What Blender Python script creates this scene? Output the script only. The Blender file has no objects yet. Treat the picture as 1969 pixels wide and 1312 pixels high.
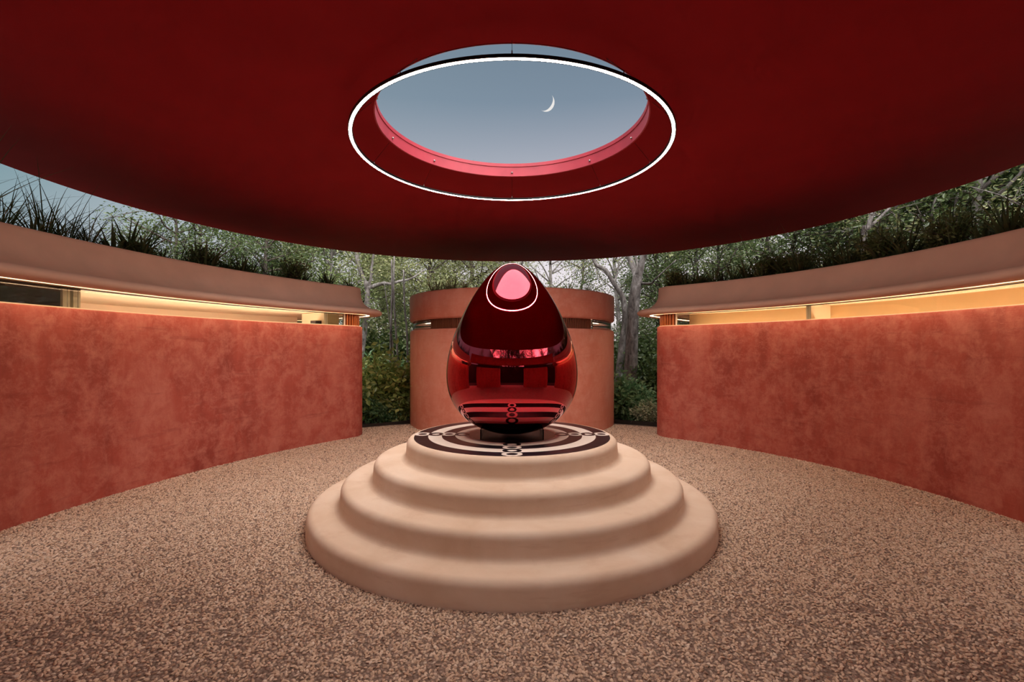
import bpy, bmesh, math, random
import numpy as np
from mathutils import Vector, Matrix
PI = math.pi
random.seed(7)
rng = np.random.default_rng(7)
sc = bpy.context.scene
COL = sc.collection

# ------------------------------------------------------------------ camera
FPX, HOR, EYE = 912.0, 670.0, 1.6          # focal length / horizon row in pixels of the 1969x1312 frame
cd = bpy.data.cameras.new('camera'); cam = bpy.data.objects.new('camera', cd); COL.objects.link(cam)
cd.sensor_width = 36.0; cd.sensor_fit = 'HORIZONTAL'
cd.lens = FPX / 1969.0 * 36.0
cd.shift_y = (HOR - 656.0) / 1969.0
cd.clip_start = 0.05; cd.clip_end = 3000
cam.location = (0, 0, EYE); cam.rotation_euler = (PI / 2, 0, 0)
sc.camera = cam

# ------------------------------------------------------------------ colour management
sc.view_settings.view_transform = 'Standard'
sc.view_settings.look = 'None'
sc.view_settings.gamma = 1.0
sc.view_settings.use_curve_mapping = False
sc.view_settings.exposure = 0.62
sc.cycles.use_denoising = True
sc.cycles.use_adaptive_sampling = True
sc.cycles.adaptive_threshold = .05
sc.cycles.use_light_tree = True
sc.cycles.adaptive_min_samples = 24
sc.cycles.max_bounces = 6
sc.cycles.diffuse_bounces = 3
sc.cycles.glossy_bounces = 3
sc.cycles.transmission_bounces = 6
sc.cycles.transparent_max_bounces = 16
sc.cycles.sample_clamp_indirect = 6.0

# ------------------------------------------------------------------ dusk sky
W = bpy.data.worlds.new('dusk_sky'); sc.world = W; W.use_nodes = True
nt = W.node_tree; nt.nodes.clear()
out = nt.nodes.new('ShaderNodeOutputWorld'); bg = nt.nodes.new('ShaderNodeBackground')
tc = nt.nodes.new('ShaderNodeTexCoord'); sep = nt.nodes.new('ShaderNodeSeparateXYZ')
nt.links.new(tc.outputs['Generated'], sep.inputs[0])
rampA = nt.nodes.new('ShaderNodeValToRGB')      # sky colour by elevation
nt.links.new(sep.outputs['Z'], rampA.inputs[0])
els = rampA.color_ramp.elements
stops = [(0.0, (1.0, .90, .90)), (.16, (.82, .76, .80)), (.33, (.46, .47, .54)), (.46, (.20, .26, .34)), (.58, (.125, .18, .25)), (1.0, (.30, .34, .41))]
els[0].position, els[0].color = stops[0][0], (*stops[0][1], 1)
els[1].position, els[1].color = stops[-1][0], (*stops[-1][1], 1)
for p, c in stops[1:-1]:
    e = els.new(p); e.color = (*c, 1)
rampB = nt.nodes.new('ShaderNodeValToRGB')      # side away from the afterglow: bluer
nt.links.new(sep.outputs['Z'], rampB.inputs[0])
eb = rampB.color_ramp.elements
eb[0].color = (.42, .47, .50, 1); eb[1].color = (.30, .34, .41, 1)
e = eb.new(.25); e.color = (.20, .32, .36, 1)
dot = nt.nodes.new('ShaderNodeVectorMath'); dot.operation = 'DOT_PRODUCT'
nt.links.new(tc.outputs['Generated'], dot.inputs[0]); dot.inputs[1].default_value = (.22, .97, 0)
mr = nt.nodes.new('ShaderNodeMapRange'); mr.inputs[1].default_value = .45; mr.inputs[2].default_value = .95
nt.links.new(dot.outputs['Value'], mr.inputs[0])
mx = nt.nodes.new('ShaderNodeMix'); mx.data_type = 'RGBA'
nt.links.new(mr.outputs[0], mx.inputs[0]); nt.links.new(rampB.outputs[0], mx.inputs[6]); nt.links.new(rampA.outputs[0], mx.inputs[7])
nt.links.new(mx.outputs[2], bg.inputs[0]); bg.inputs[1].default_value = 0.66
nt.links.new(bg.outputs[0], out.inputs[0])

# soft late daylight from high behind the camera's right shoulder
sd_ = bpy.data.lights.new('daylight', 'SUN'); sun = bpy.data.objects.new('daylight', sd_); COL.objects.link(sun)
sd_.energy = 6.6; sd_.angle = math.radians(100); sd_.color = (1.0, .95, .92)
sun.rotation_euler = Vector((-.22, .74, -1.0)).to_track_quat('-Z', 'Y').to_euler()
sun.location = (6, -8, 20)

RING_LIGHT = 92.0       # emission of the suspended ring lamp
STRIP_LIGHT = 9.5       # cornice light strips
ROOM_LIGHT = 17.0        # strips inside the side pavilions

# ------------------------------------------------------------------ helpers
def tag(o, label=None, cat=None, group=None, kind=None):
    if label: o['label'] = label
    if cat: o['category'] = cat
    if group: o['group'] = group
    if kind: o['kind'] = kind
    return o
def empty(name, loc=(0, 0, 0), parent=None, rz=0):
    o = bpy.data.objects.new(name, None); COL.objects.link(o)
    o.location = loc; o.rotation_euler = (0, 0, rz); o.empty_display_size = .1
    if parent: o.parent = parent
    return o
def mesh_data(name, verts, faces, mat=None, smooth=True):
    me = bpy.data.meshes.new(name)
    if isinstance(verts, np.ndarray): verts = verts.tolist()
    if isinstance(faces, np.ndarray): faces = faces.tolist()
    me.from_pydata(verts, [], faces)
    if smooth: me.polygons.foreach_set('use_smooth', [True] * len(me.polygons))
    if mat: me.materials.append(mat)
    me.update()
    return me
def link(name, me, parent=None, loc=None, rot=None, scale=None):
    o = bpy.data.objects.new(name, me); COL.objects.link(o)
    if parent: o.parent = parent
    if loc is not None: o.location = loc
    if rot is not None: o.rotation_euler = rot
    if scale is not None: o.scale = scale if hasattr(scale, '__len__') else (scale,) * 3
    return o
def mesh(name, verts, faces, mat, parent=None, smooth=True, loc=None):
    return link(name, mesh_data(name, verts, faces, mat, smooth), parent, loc)
def sharp(o, deg=35):
    me = o.data
    me.set_sharp_from_angle(angle=math.radians(deg))
    return o
def recalc(o):
    bm = bmesh.new(); bm.from_mesh(o.data)
    bmesh.ops.recalc_face_normals(bm, faces=bm.faces); bm.to_mesh(o.data); bm.free()
    return o
def lathe(profile, n=96, closed=False, a0=0.0, a1=2 * PI):
    """profile of (r, z) turned about z"""
    full = abs(a1 - a0 - 2 * PI) < 1e-6
    m = n if full else n + 1
    V, F = [], []
    for i in range(m):
        a = a0 + (a1 - a0) * i / n
        ca, sa = math.cos(a), math.sin(a)
        V += [(r * ca, r * sa, z) for r, z in profile]
    k = len(profile); last = k if closed else k - 1
    for i in range(n):
        i2 = (i + 1) % m
        for j in range(last):
            j2 = (j + 1) % k
            F.append((i * k + j, i2 * k + j, i2 * k + j2, i * k + j2))
    return V, F
def box(x0, x1, y0, y1, z0, z1):
    V = [(x, y, z) for z in (z0, z1) for y in (y0, y1) for x in (x0, x1)]
    return V, [(0, 2, 3, 1), (4, 5, 7, 6), (0, 1, 5, 4), (2, 6, 7, 3), (0, 4, 6, 2), (1, 3, 7, 5)]
def tube(pts, radii, sides=7, cap=True):
    pts = [Vector(p) for p in pts]; V, F = [], []
    up = Vector((.13, .21, 1)).normalized()
    for i, p in enumerate(pts):
        d = (pts[min(i + 1, len(pts) - 1)] - pts[max(i - 1, 0)]).normalized()
        x = d.cross(up)
        if x.length < 1e-3: x = d.cross(Vector((1, 0, 0)))
        x.normalize(); y = d.cross(x)
        for k in range(sides):
            a = 2 * PI * k / sides
            V.append(tuple(p + (x * math.cos(a) + y * math.sin(a)) * radii[i]))
    for i in range(len(pts) - 1):
        for k in range(sides):
            k2 = (k + 1) % sides
            F.append((i * sides + k, i * sides + k2, (i + 1) * sides + k2, (i + 1) * sides + k))
    if cap:
        F.append(tuple(range(sides))[::-1]); F.append(tuple(range((len(pts) - 1) * sides, len(pts) * sides)))
    return V, F
def join(parts):
    V, F = [], []
    for v, f in parts:
        n = len(V); V += list(v); F += [tuple(i + n for i in q) for q in f]
    return V, F
def smoothpts(pts, n=5):
    """Catmull-Rom through the points"""
    P = [Vector(p) for p in pts]; P = [P[0] * 2 - P[1]] + P + [P[-1] * 2 - P[-2]]
    out = []
    for i in range(1, len(P) - 2):
        for k in range(n):
            t = k / n
            out.append(.5 * ((2 * P[i]) + (P[i + 1] - P[i - 1]) * t + (2 * P[i - 1] - 5 * P[i] + 4 * P[i + 1] - P[i + 2]) * t * t + (3 * P[i] - P[i - 1] - 3 * P[i + 1] + P[i + 2]) * t ** 3))
    out.append(P[-2])
    return out
def at(px, py, Y):
    """the point at depth Y that the photograph shows at pixel (px, py)"""
    return Vector(((px - 984.5) / FPX * Y, Y, EYE + (HOR - py) / FPX * Y))

# ------------------------------------------------------------------ materials
class NT:
    def __init__(s, name):
        s.m = bpy.data.materials.new(name); s.m.use_nodes = True; s.t = s.m.node_tree; s.t.nodes.clear()
        s.out = s.n('OutputMaterial')
    def n(s, kind, **kw):
        x = s.t.nodes.new('ShaderNode' + kind)
        for k, v in kw.items(): setattr(x, k, v)
        return x
    def l(s, a, b): s.t.links.new(a, b)
    def coords(s, scale=(1, 1, 1), kind='Object'):
        t = s.n('TexCoord'); m = s.n('Mapping'); m.inputs['Scale'].default_value = scale
        s.l(t.outputs[kind], m.inputs[0]); return m.outputs[0]
    def noise(s, vec, scale, detail=4, rough=.55, dist=0.0):
        x = s.n('TexNoise'); x.inputs['Scale'].default_value = scale; x.inputs['Detail'].default_value = detail
        x.inputs['Roughness'].default_value = rough; x.inputs['Distortion'].default_value = dist
        if vec is not None: s.l(vec, x.inputs['Vector'])
        return x.outputs['Fac']
    def ramp(s, fac, stops):
        r = s.n('ValToRGB'); e = r.color_ramp.elements
        e[0].position, e[0].color = stops[0][0], (*stops[0][1], 1)
        e[1].position, e[1].color = stops[-1][0], (*stops[-1][1], 1)
        for p, c in stops[1:-1]:
            q = e.new(p); q.color = (*c, 1)
        s.l(fac, r.inputs[0]); return r.outputs[0]
    def mix(s, fac, a, b, mode='MIX'):
        x = s.n('Mix', data_type='RGBA', blend_type=mode)
        for sock, v in ((x.inputs[0], fac), (x.inputs[6], a), (x.inputs[7], b)):
            if isinstance(v, (int, float)): sock.default_value = v
            elif isinstance(v, tuple): sock.default_value = (*v, 1)
            else: s.l(v, sock)
        return x.outputs[2]
    def bump(s, h, strength, dist=.01):
        b = s.n('Bump'); b.inputs['Strength'].default_value = strength; b.inputs['Distance'].default_value = dist
        s.l(h, b.inputs['Height']); return b.outputs[0]
    def bsdf(s, color=None, rough=.6, metal=0.0, normal=None, **kw):
        p = s.n('BsdfPrincipled')
        if isinstance(color, tuple): p.inputs['Base Color'].default_value = (*color, 1)
        elif color is not None: s.l(color, p.inputs['Base Color'])
        if isinstance(rough, (int, float)): p.inputs['Roughness'].default_value = rough
        else: s.l(rough, p.inputs['Roughness'])
        p.inputs['Metallic'].default_value = metal
        for k, v in kw.items(): p.inputs[k.replace('_', ' ')].default_value = v
        if normal is not None: s.l(normal, p.inputs['Normal'])
        s.l(p.outputs[0], s.out.inputs[0]); return s
def simple(name, color, rough=.6, metal=0.0, var=.12, scale=6.0, bump=.0, **kw):
    t = NT(name); v = t.coords(); f = t.noise(v, scale, 5)
    lo = tuple(c * (1 - var) for c in color); hi = tuple(min(1, c * (1 + var)) for c in color)
    c = t.ramp(f, [(.3, lo), (.7, hi)])
    nrm = t.bump(t.noise(v, scale * 6, 4), bump) if bump else None
    return t.bsdf(c, rough, metal, nrm, **kw).m
def emit(name, color, strength):
    t = NT(name); e = t.n('Emission'); e.inputs[0].default_value = (*color, 1); e.inputs[1].default_value = strength
    t.l(e.outputs[0], t.out.inputs[0]); return t.m

def plaster(name, base, light, dark, rough=.75):
    t = NT(name); v = t.coords()
    big = t.noise(v, .9, 7, .66, .1)
    vert = t.noise(t.coords((1.5, 1.5, .35)), 1.6, 6, .68, .1)
    hor = t.noise(t.coords((.5, .5, 5)), 2.2, 7, .7, .25)
    c = t.ramp(big, [(.3, dark), (.5, base), (.72, light)])
    c = t.mix(.55, c, t.ramp(vert, [(.32, dark), (.52, base), (.74, light)]))
    cl = t.noise(v, 5.0, 10, .78, .25)
    c = t.mix(t.ramp(cl, [(.45, (0, 0, 0)), (.64, (.75, .75, .75))]), c, light)
    c = t.mix(t.ramp(hor, [(.56, (0, 0, 0)), (.68, (.40, .40, .40))]), c, dark)
    scr = t.n('TexVoronoi', feature='DISTANCE_TO_EDGE'); scr.inputs['Scale'].default_value = 3.2
    warp = t.n('VectorMath', operation='ADD'); nv = t.n('TexNoise'); nv.inputs['Scale'].default_value = 2.4; nv.inputs['Detail'].default_value = 6
    mp = t.coords((.8, .8, 2.4)); t.l(mp, nv.inputs['Vector']); t.l(mp, warp.inputs[0]); t.l(nv.outputs['Color'], warp.inputs[1]); t.l(warp.outputs[0], scr.inputs['Vector'])
    line = t.ramp(scr.outputs['Distance'], [(0.0, (1, 1, 1)), (.022, (0, 0, 0))])
    msk = t.ramp(t.noise(v, 1.7, 4), [(.5, (0, 0, 0)), (.6, (.55, .55, .55))])
    lm = t.mix(1.0, line, msk, 'MULTIPLY')
    c = t.mix(lm, c, light)
    h = t.mix(.5, t.noise(v, 22, 6, .6), hor)
    return t.bsdf(c, rough, 0, t.bump(h, .45, .014), Specular_IOR_Level=.45).m

M = {}
M['terracotta'] = plaster('terracotta_plaster', (.46, .086, .056), (.62, .205, .150), (.245, .034, .023))
M['pavilion'] = plaster('pavilion_plaster', (.73, .265, .185), (.78, .36, .27), (.63, .195, .13), .45)
M['cornice'] = simple('cornice_plaster', (.73, .49, .38), .8, 0, .06, 3, .05)
M['soffit'] = simple('soffit_paint', (.86, .70, .50), .5, 0, .04, 3)
M['ceiling'] = simple('ceiling_red_paint', (.335, .011, .019), .7, 0, .06, 2.0, .02, Specular_IOR_Level=.12)
M['rim'] = simple('skylight_rim_paint', (.52, .05, .075), .5, 0, .14, 3.0)  # roof red made lighter and pinker, sky light put into the colour
t = NT('plinth_plaster'); v = t.coords()
c = t.ramp(t.noise(v, 1.6, 6, .6, .5), [(.3, (.72, .525, .385)), (.55, (.80, .62, .485)), (.75, (.86, .70, .575))])
c = t.mix(t.ramp(t.noise(t.coords((1, 1, 7)), 3, 6, .65), [(.55, (0, 0, 0)), (.72, (.35, .35, .35))]), c, (.58, .36, .24))
M['plinth'] = t.bsdf(c, .78, 0, t.bump(t.noise(v, 18, 6), .15, .01), Specular_IOR_Level=.3).m
t = NT('black_marble'); v = t.coords()
c = t.ramp(t.noise(v, 5, 8, .65, 1.5), [(.40, (.010, .006, .009)), (.58, (.020, .012, .017)), (.74, (.055, .036, .048))])
M['black'] = t.bsdf(c, .30, 0, None, Specular_IOR_Level=.25).m
M['ivory'] = simple('ivory_marble', (.84, .73, .65), .5, 0, .07, 4)
M['egg'] = NT('red_mirror_lacquer').bsdf((.57, .004, .024), .025, 1.0, None, Coat_Weight=.22, Coat_Roughness=.01, Coat_IOR=1.5).m
M['glass'] = NT('clear_glass').bsdf((.93, .97, .95), .02, 0, None, Transmission_Weight=1.0, IOR=1.45).m
M['block_glass'] = NT('grey_block_glass').bsdf((.66, .70, .70), .08, 0, None, Transmission_Weight=1.0, IOR=1.06).m
M['gold'] = simple('gold_lacquer', (.50, .34, .16), .35, .35, .05, 2)
M['cream'] = simple('warm_interior_paint', (.82, .64, .44), .5, 0, .04, 2)
M['darkroom'] = simple('dark_brown_panel', (.028, .012, .007), .5, 0, .1, 3)  # very dark brown, also used for the shade of unlit rooms
M['metal'] = simple('black_metal', (.018, .016, .016), .4, .6, .1)
M['steel'] = simple('grey_steel', (.45, .43, .42), .35, 1.0, .05)
M['edging'] = simple('rusty_steel_edging', (.030, .018, .013), .7, .3, .2)
t = NT('slat_wood'); c = t.ramp(t.noise(t.coords((30, 30, 1.5)), 2, 5, .6), [(.35, (.11, .032, .016)), (.65, (.24, .075, .035))])
M['wood'] = t.bsdf(c, .5).m
t = NT('honey_wood'); c = t.ramp(t.noise(t.coords((30, 30, 1.5)), 2, 5, .6), [(.35, (.30, .07, .02)), (.65, (.55, .17, .05))])
M['honey'] = t.bsdf(c, .45).m
M['ring'] = emit('ring_diffuser', (1.0, .83, .68), RING_LIGHT)
M['strip'] = emit('strip_diffuser', (1.0, .74, .46), STRIP_LIGHT)
M['room'] = emit('room_strip_diffuser', (1.0, .78, .54), ROOM_LIGHT)
M['room_left'] = emit('left_room_strip_diffuser', (1.0, .82, .60), ROOM_LIGHT * 2.0)
M['moon'] = emit('moonlit', (1.0, .97, .94), .54)
M['soil'] = simple('dark_soil', (.045, .032, .022), .95, 0, .3, 2.5, .4)
t = NT('gravel_bed'); v = t.coords()
vo = t.n('TexVoronoi'); vo.inputs['Scale'].default_value = 58; t.l(v, vo.inputs['Vector'])
c = t.ramp(vo.outputs['Distance'], [(.1, (.50, .36, .29)), (.7, (.20, .13, .10))])
c2 = t.mix(.5, c, vo.outputs['Color'], 'SOFT_LIGHT')
hb = t.n('Math', operation='MULTIPLY'); hb.inputs[1].default_value = -1; t.l(vo.outputs['Distance'], hb.inputs[0])
M['gravelbed'] = t.bsdf(c, .9, 0, t.bump(hb.outputs[0], .8, .02)).m
t = NT('gravel_stone'); oi = t.n('ObjectInfo')
c = t.ramp(oi.outputs['Random'], [(0, (.53, .36, .255)), (.25, (.69, .505, .375)), (.55, (.78, .60, .465)), (.8, (.65, .465, .335)), (.93, (.84, .69, .57)), (1, (.34, .22, .16))])
M['stone'] = t.bsdf(c, .85, 0, None, Specular_IOR_Level=.25).m

def leafmat(name, cols, trans=.35):
    t = NT(name); g = t.n('NewGeometry')
    c = t.ramp(g.outputs['Random Per Island'], [(i / (len(cols) - 1), k) for i, k in enumerate(cols)])
    d = t.n('BsdfDiffuse'); tr = t.n('BsdfTranslucent'); gl = t.n('BsdfGlossy'); gl.inputs['Roughness'].default_value = .35
    t.l(c, d.inputs[0]); t.l(c, tr.inputs[0])
    m = t.n('MixShader'); m.inputs[0].default_value = trans; t.l(d.outputs[0], m.inputs[1]); t.l(tr.outputs[0], m.inputs[2])
    m2 = t.n('MixShader'); m2.inputs[0].default_value = .05; t.l(m.outputs[0], m2.inputs[1]); t.l(gl.outputs[0], m2.inputs[2])
    t.l(m2.outputs[0], t.out.inputs[0]); return t.m
M['leaf_dark'] = leafmat('leaf_dark_green', [(0.047, 0.081, 0.027), (0.095, 0.142, 0.043), (0.149, 0.203, 0.068), (0.068, 0.108, 0.041)])  # dark green; also carries the silhouette shade of the side trees
M['leaf_mid'] = leafmat('leaf_mid_green', [(0.093, 0.139, 0.046), (0.186, 0.248, 0.085), (0.295, 0.341, 0.132), (0.124, 0.186, 0.062)])
M['leaf_olive'] = leafmat('leaf_olive_green', [(.16, .19, .07), (.27, .30, .12), (.40, .40, .19), (.19, .23, .09)])
M['leaf_yellow'] = leafmat('leaf_yellow_green', [(0.156, 0.252, 0.06), (0.288, 0.396, 0.108), (0.528, 0.552, 0.204), (0.192, 0.3, 0.084)])
M['leaf_pale'] = leafmat('leaf_pale_green', [(0.242, 0.308, 0.165), (0.44, 0.484, 0.308), (0.66, 0.66, 0.495), (0.33, 0.396, 0.22)])
M['leaf_fern'] = leafmat('leaf_bluish_green', [(0.096, 0.216, 0.096), (0.192, 0.36, 0.168), (0.336, 0.504, 0.252), (0.132, 0.276, 0.12)])
M['blade'] = leafmat('grass_blade_dark', [(0.041, 0.057, 0.024), (0.074, 0.097, 0.038), (0.115, 0.135, 0.057), (0.054, 0.074, 0.03)], .2)
M['blade_dry'] = leafmat('grass_blade_straw', [(0.176, 0.187, 0.077), (0.33, 0.297, 0.143), (0.484, 0.396, 0.22), (0.22, 0.242, 0.099)], .3)
t = NT('pale_bark'); v = t.coords((1, 1, .4))
c = t.ramp(t.noise(v, 9, 7, .7, .6), [(.34, (.045, .036, .032)), (.47, (.15, .13, .122)), (.56, (.23, .21, .20)), (.68, (.40, .375, .365))])
M['bark_pale'] = t.bsdf(c, .9, 0, t.bump(t.noise(v, 25, 6), .5, .02)).m
M['bark_dark'] = simple('dark_bark', (.085, .066, .055), .9, 0, .35, 12, .5)

# ------------------------------------------------------------------ ground
V, F = lathe([(.01, -.03), (60, -.03)], 64)
gr = mesh('ground', V, F, M['soil'], smooth=False, loc=(0, 5, 0)); tag(gr, kind='structure')
V, F = lathe([(.01, 0), (5.75, 0), (5.75, -.08)], 96)
fl = mesh('floor', V, F, M['gravelbed'], smooth=False, loc=(0, 4.75, 0)); tag(fl, kind='structure')

# ------------------------------------------------------------------ the round roof with its skylight
D0 = 4.768                                             # plinth, egg, ring and skylight share this axis
RC, RR, ZC, TH = 5.95, 6.12, 3.81, .15
HR = 1.337
n = 160; Vt, Ft = [], []
for i in range(n):
    a = 2 * PI * i / n; ca, sa = math.cos(a), math.sin(a)
    Vt += [(HR * ca, D0 + HR * sa, ZC), (RR * ca, RC + RR * sa, ZC), (RR * ca, RC + RR * sa, ZC + TH), (HR * ca, D0 + HR * sa, ZC + TH)]
for i in range(n):
    j = (i + 1) % n
    for k in range(4):
        k2 = (k + 1) % 4
        if k == 3: continue
        Ft.append((i * 4 + k, i * 4 + k2, j * 4 + k2, j * 4 + k))
ceil = mesh('ceiling', Vt, Ft, M['ceiling'], smooth=False); tag(ceil, kind='structure'); recalc(ceil)
V, F = lathe([(HR, ZC - .004), (HR - .012, ZC), (HR - .012, ZC + .118), (HR - .020, ZC + .12), (HR - .020, ZC + TH + .01), (HR + .03, ZC + TH + .01), (HR + .03, ZC + TH)], 128)
rim = mesh('skylight_rim', V, F, M['rim'], ceil, loc=(0, D0, 0)); sharp(rim, 30)
V, F = lathe([(.0, 0), (.012, 0), (.012, .012), (.006, .018), (0, .018)], 8)
boltme = mesh_data('bolt', V, F, M['steel'], False)
CABLES = [0, 45, 76, 112, 148, 180, -148, -112, -76, -45]          # degrees from the far side
for d in CABLES:
    a = math.radians(d); x, y = math.sin(a), math.cos(a)
    b = link('bolt', boltme, rim, (x * (HR - .013), y * (HR - .013), ZC + .045))
    b.rotation_euler = Vector((-x, -y, 0)).to_track_quat('Z', 'Y').to_euler()

# ------------------------------------------------------------------ gravel
V, F = lathe([(1.87, 0), (5.62, 0)], 72)
pm = mesh('gravel', V, F, M['stone'], smooth=False, loc=(0, 4.75, .002))
tag(pm, 'loose pink beige gravel spread over the court floor', 'gravel', kind='stuff')
ng = bpy.data.node_groups.new('gravel_scatter', 'GeometryNodeTree')
ng.interface.new_socket('Geometry', in_out='INPUT', socket_type='NodeSocketGeometry')
ng.interface.new_socket('Geometry', in_out='OUTPUT', socket_type='NodeSocketGeometry')
N = lambda k: ng.nodes.new(k)
gi, go = N('NodeGroupInput'), N('NodeGroupOutput')
dist = N('GeometryNodeDistributePointsOnFaces'); dist.distribute_method = 'POISSON'
dist.inputs['Distance Min'].default_value = .0118
pos = N('GeometryNodeInputPosition'); sx = N('ShaderNodeSeparateXYZ'); ng.links.new(pos.outputs[0], sx.inputs[0])
mrg = N('ShaderNodeMapRange'); mrg.inputs[1].default_value = 1.0; mrg.inputs[2].default_value = 4.5; mrg.inputs[3].default_value = 5600; mrg.inputs[4].default_value = 3400
ng.links.new(sx.outputs['Y'], mrg.inputs[0])
lo = N('FunctionNodeCompare'); lo.data_type = 'FLOAT'; lo.operation = 'GREATER_THAN'; ng.links.new(sx.outputs['Y'], lo.inputs[0]); lo.inputs[1].default_value = -3.4
ng.links.new(gi.outputs[0], dist.inputs['Mesh']); dist.inputs['Density Max'].default_value = 6000
ng.links.new(lo.outputs[0], dist.inputs['Selection'])
dv = N('ShaderNodeMath'); dv.operation = 'DIVIDE'; dv.inputs[1].default_value = 6000; ng.links.new(mrg.outputs[0], dv.inputs[0])
ng.links.new(dv.outputs[0], dist.inputs['Density Factor'])
jn = N('GeometryNodeJoinGeometry')
for k in range(4):
    ico = N('GeometryNodeMeshIcoSphere'); ico.inputs['Radius'].default_value = 1.0; ico.inputs['Subdivisions'].default_value = 2
    sp = N('GeometryNodeSetPosition'); nz = N('ShaderNodeTexNoise'); nz.noise_dimensions = '4D'; nz.inputs['W'].default_value = k * 7.3; nz.inputs['Scale'].default_value = .75; nz.inputs['Detail'].default_value = 1.5
    sb = N('ShaderNodeVectorMath'); sb.operation = 'SUBTRACT'; sb.inputs[1].default_value = (.5, .5, .5); ng.links.new(nz.outputs['Color'], sb.inputs[0])
    ms = N('ShaderNodeVectorMath'); ms.operation = 'SCALE'; ms.inputs['Scale'].default_value = 1.7; ng.links.new(sb.outputs[0], ms.inputs[0])
    ng.links.new(ico.outputs[0], sp.inputs['Geometry']); ng.links.new(ms.outputs[0], sp.inputs['Offset'])
    sm = N('GeometryNodeSetMaterial'); sm.inputs['Material'].default_value = M['stone']; ng.links.new(sp.outputs[0], sm.inputs[0])
    g2 = N('GeometryNodeGeometryToInstance'); ng.links.new(sm.outputs[0], g2.inputs[0]); ng.links.new(g2.outputs[0], jn.inputs[0])
iop = N('GeometryNodeInstanceOnPoints'); ng.links.new(dist.outputs['Points'], iop.inputs['Points']); ng.links.new(jn.outputs[0], iop.inputs['Instance'])
iop.inputs['Pick Instance'].default_value = True
rr = N('FunctionNodeRandomValue'); rr.data_type = 'FLOAT_VECTOR'; rr.inputs[0].default_value = (-.5, -.5, 0); rr.inputs[1].default_value = (.5, .5, 6.28)
ng.links.new(rr.outputs[0], iop.inputs['Rotation'])
rs = N('FunctionNodeRandomValue'); rs.data_type = 'FLOAT_VECTOR'; rs.inputs[0].default_value = (.0072, .0058, .0042); rs.inputs[1].default_value = (.0135, .0098, .0078)
ng.links.new(rs.outputs[0], iop.inputs['Scale'])
ti = N('GeometryNodeTranslateInstances'); rz = N('FunctionNodeRandomValue'); rz.data_type = 'FLOAT_VECTOR'; rz.inputs[0].default_value = (0, 0, -.001); rz.inputs[1].default_value = (0, 0, .010)
rz.inputs['Seed'].default_value = 5; rs.inputs['Seed'].default_value = 3
ng.links.new(iop.outputs[0], ti.inputs[0]); ng.links.new(rz.outputs[0], ti.inputs['Translation'])
ng.links.new(ti.outputs[0], go.inputs[0])
pm.modifiers.new('scatter', 'NODES').node_group = ng

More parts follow.
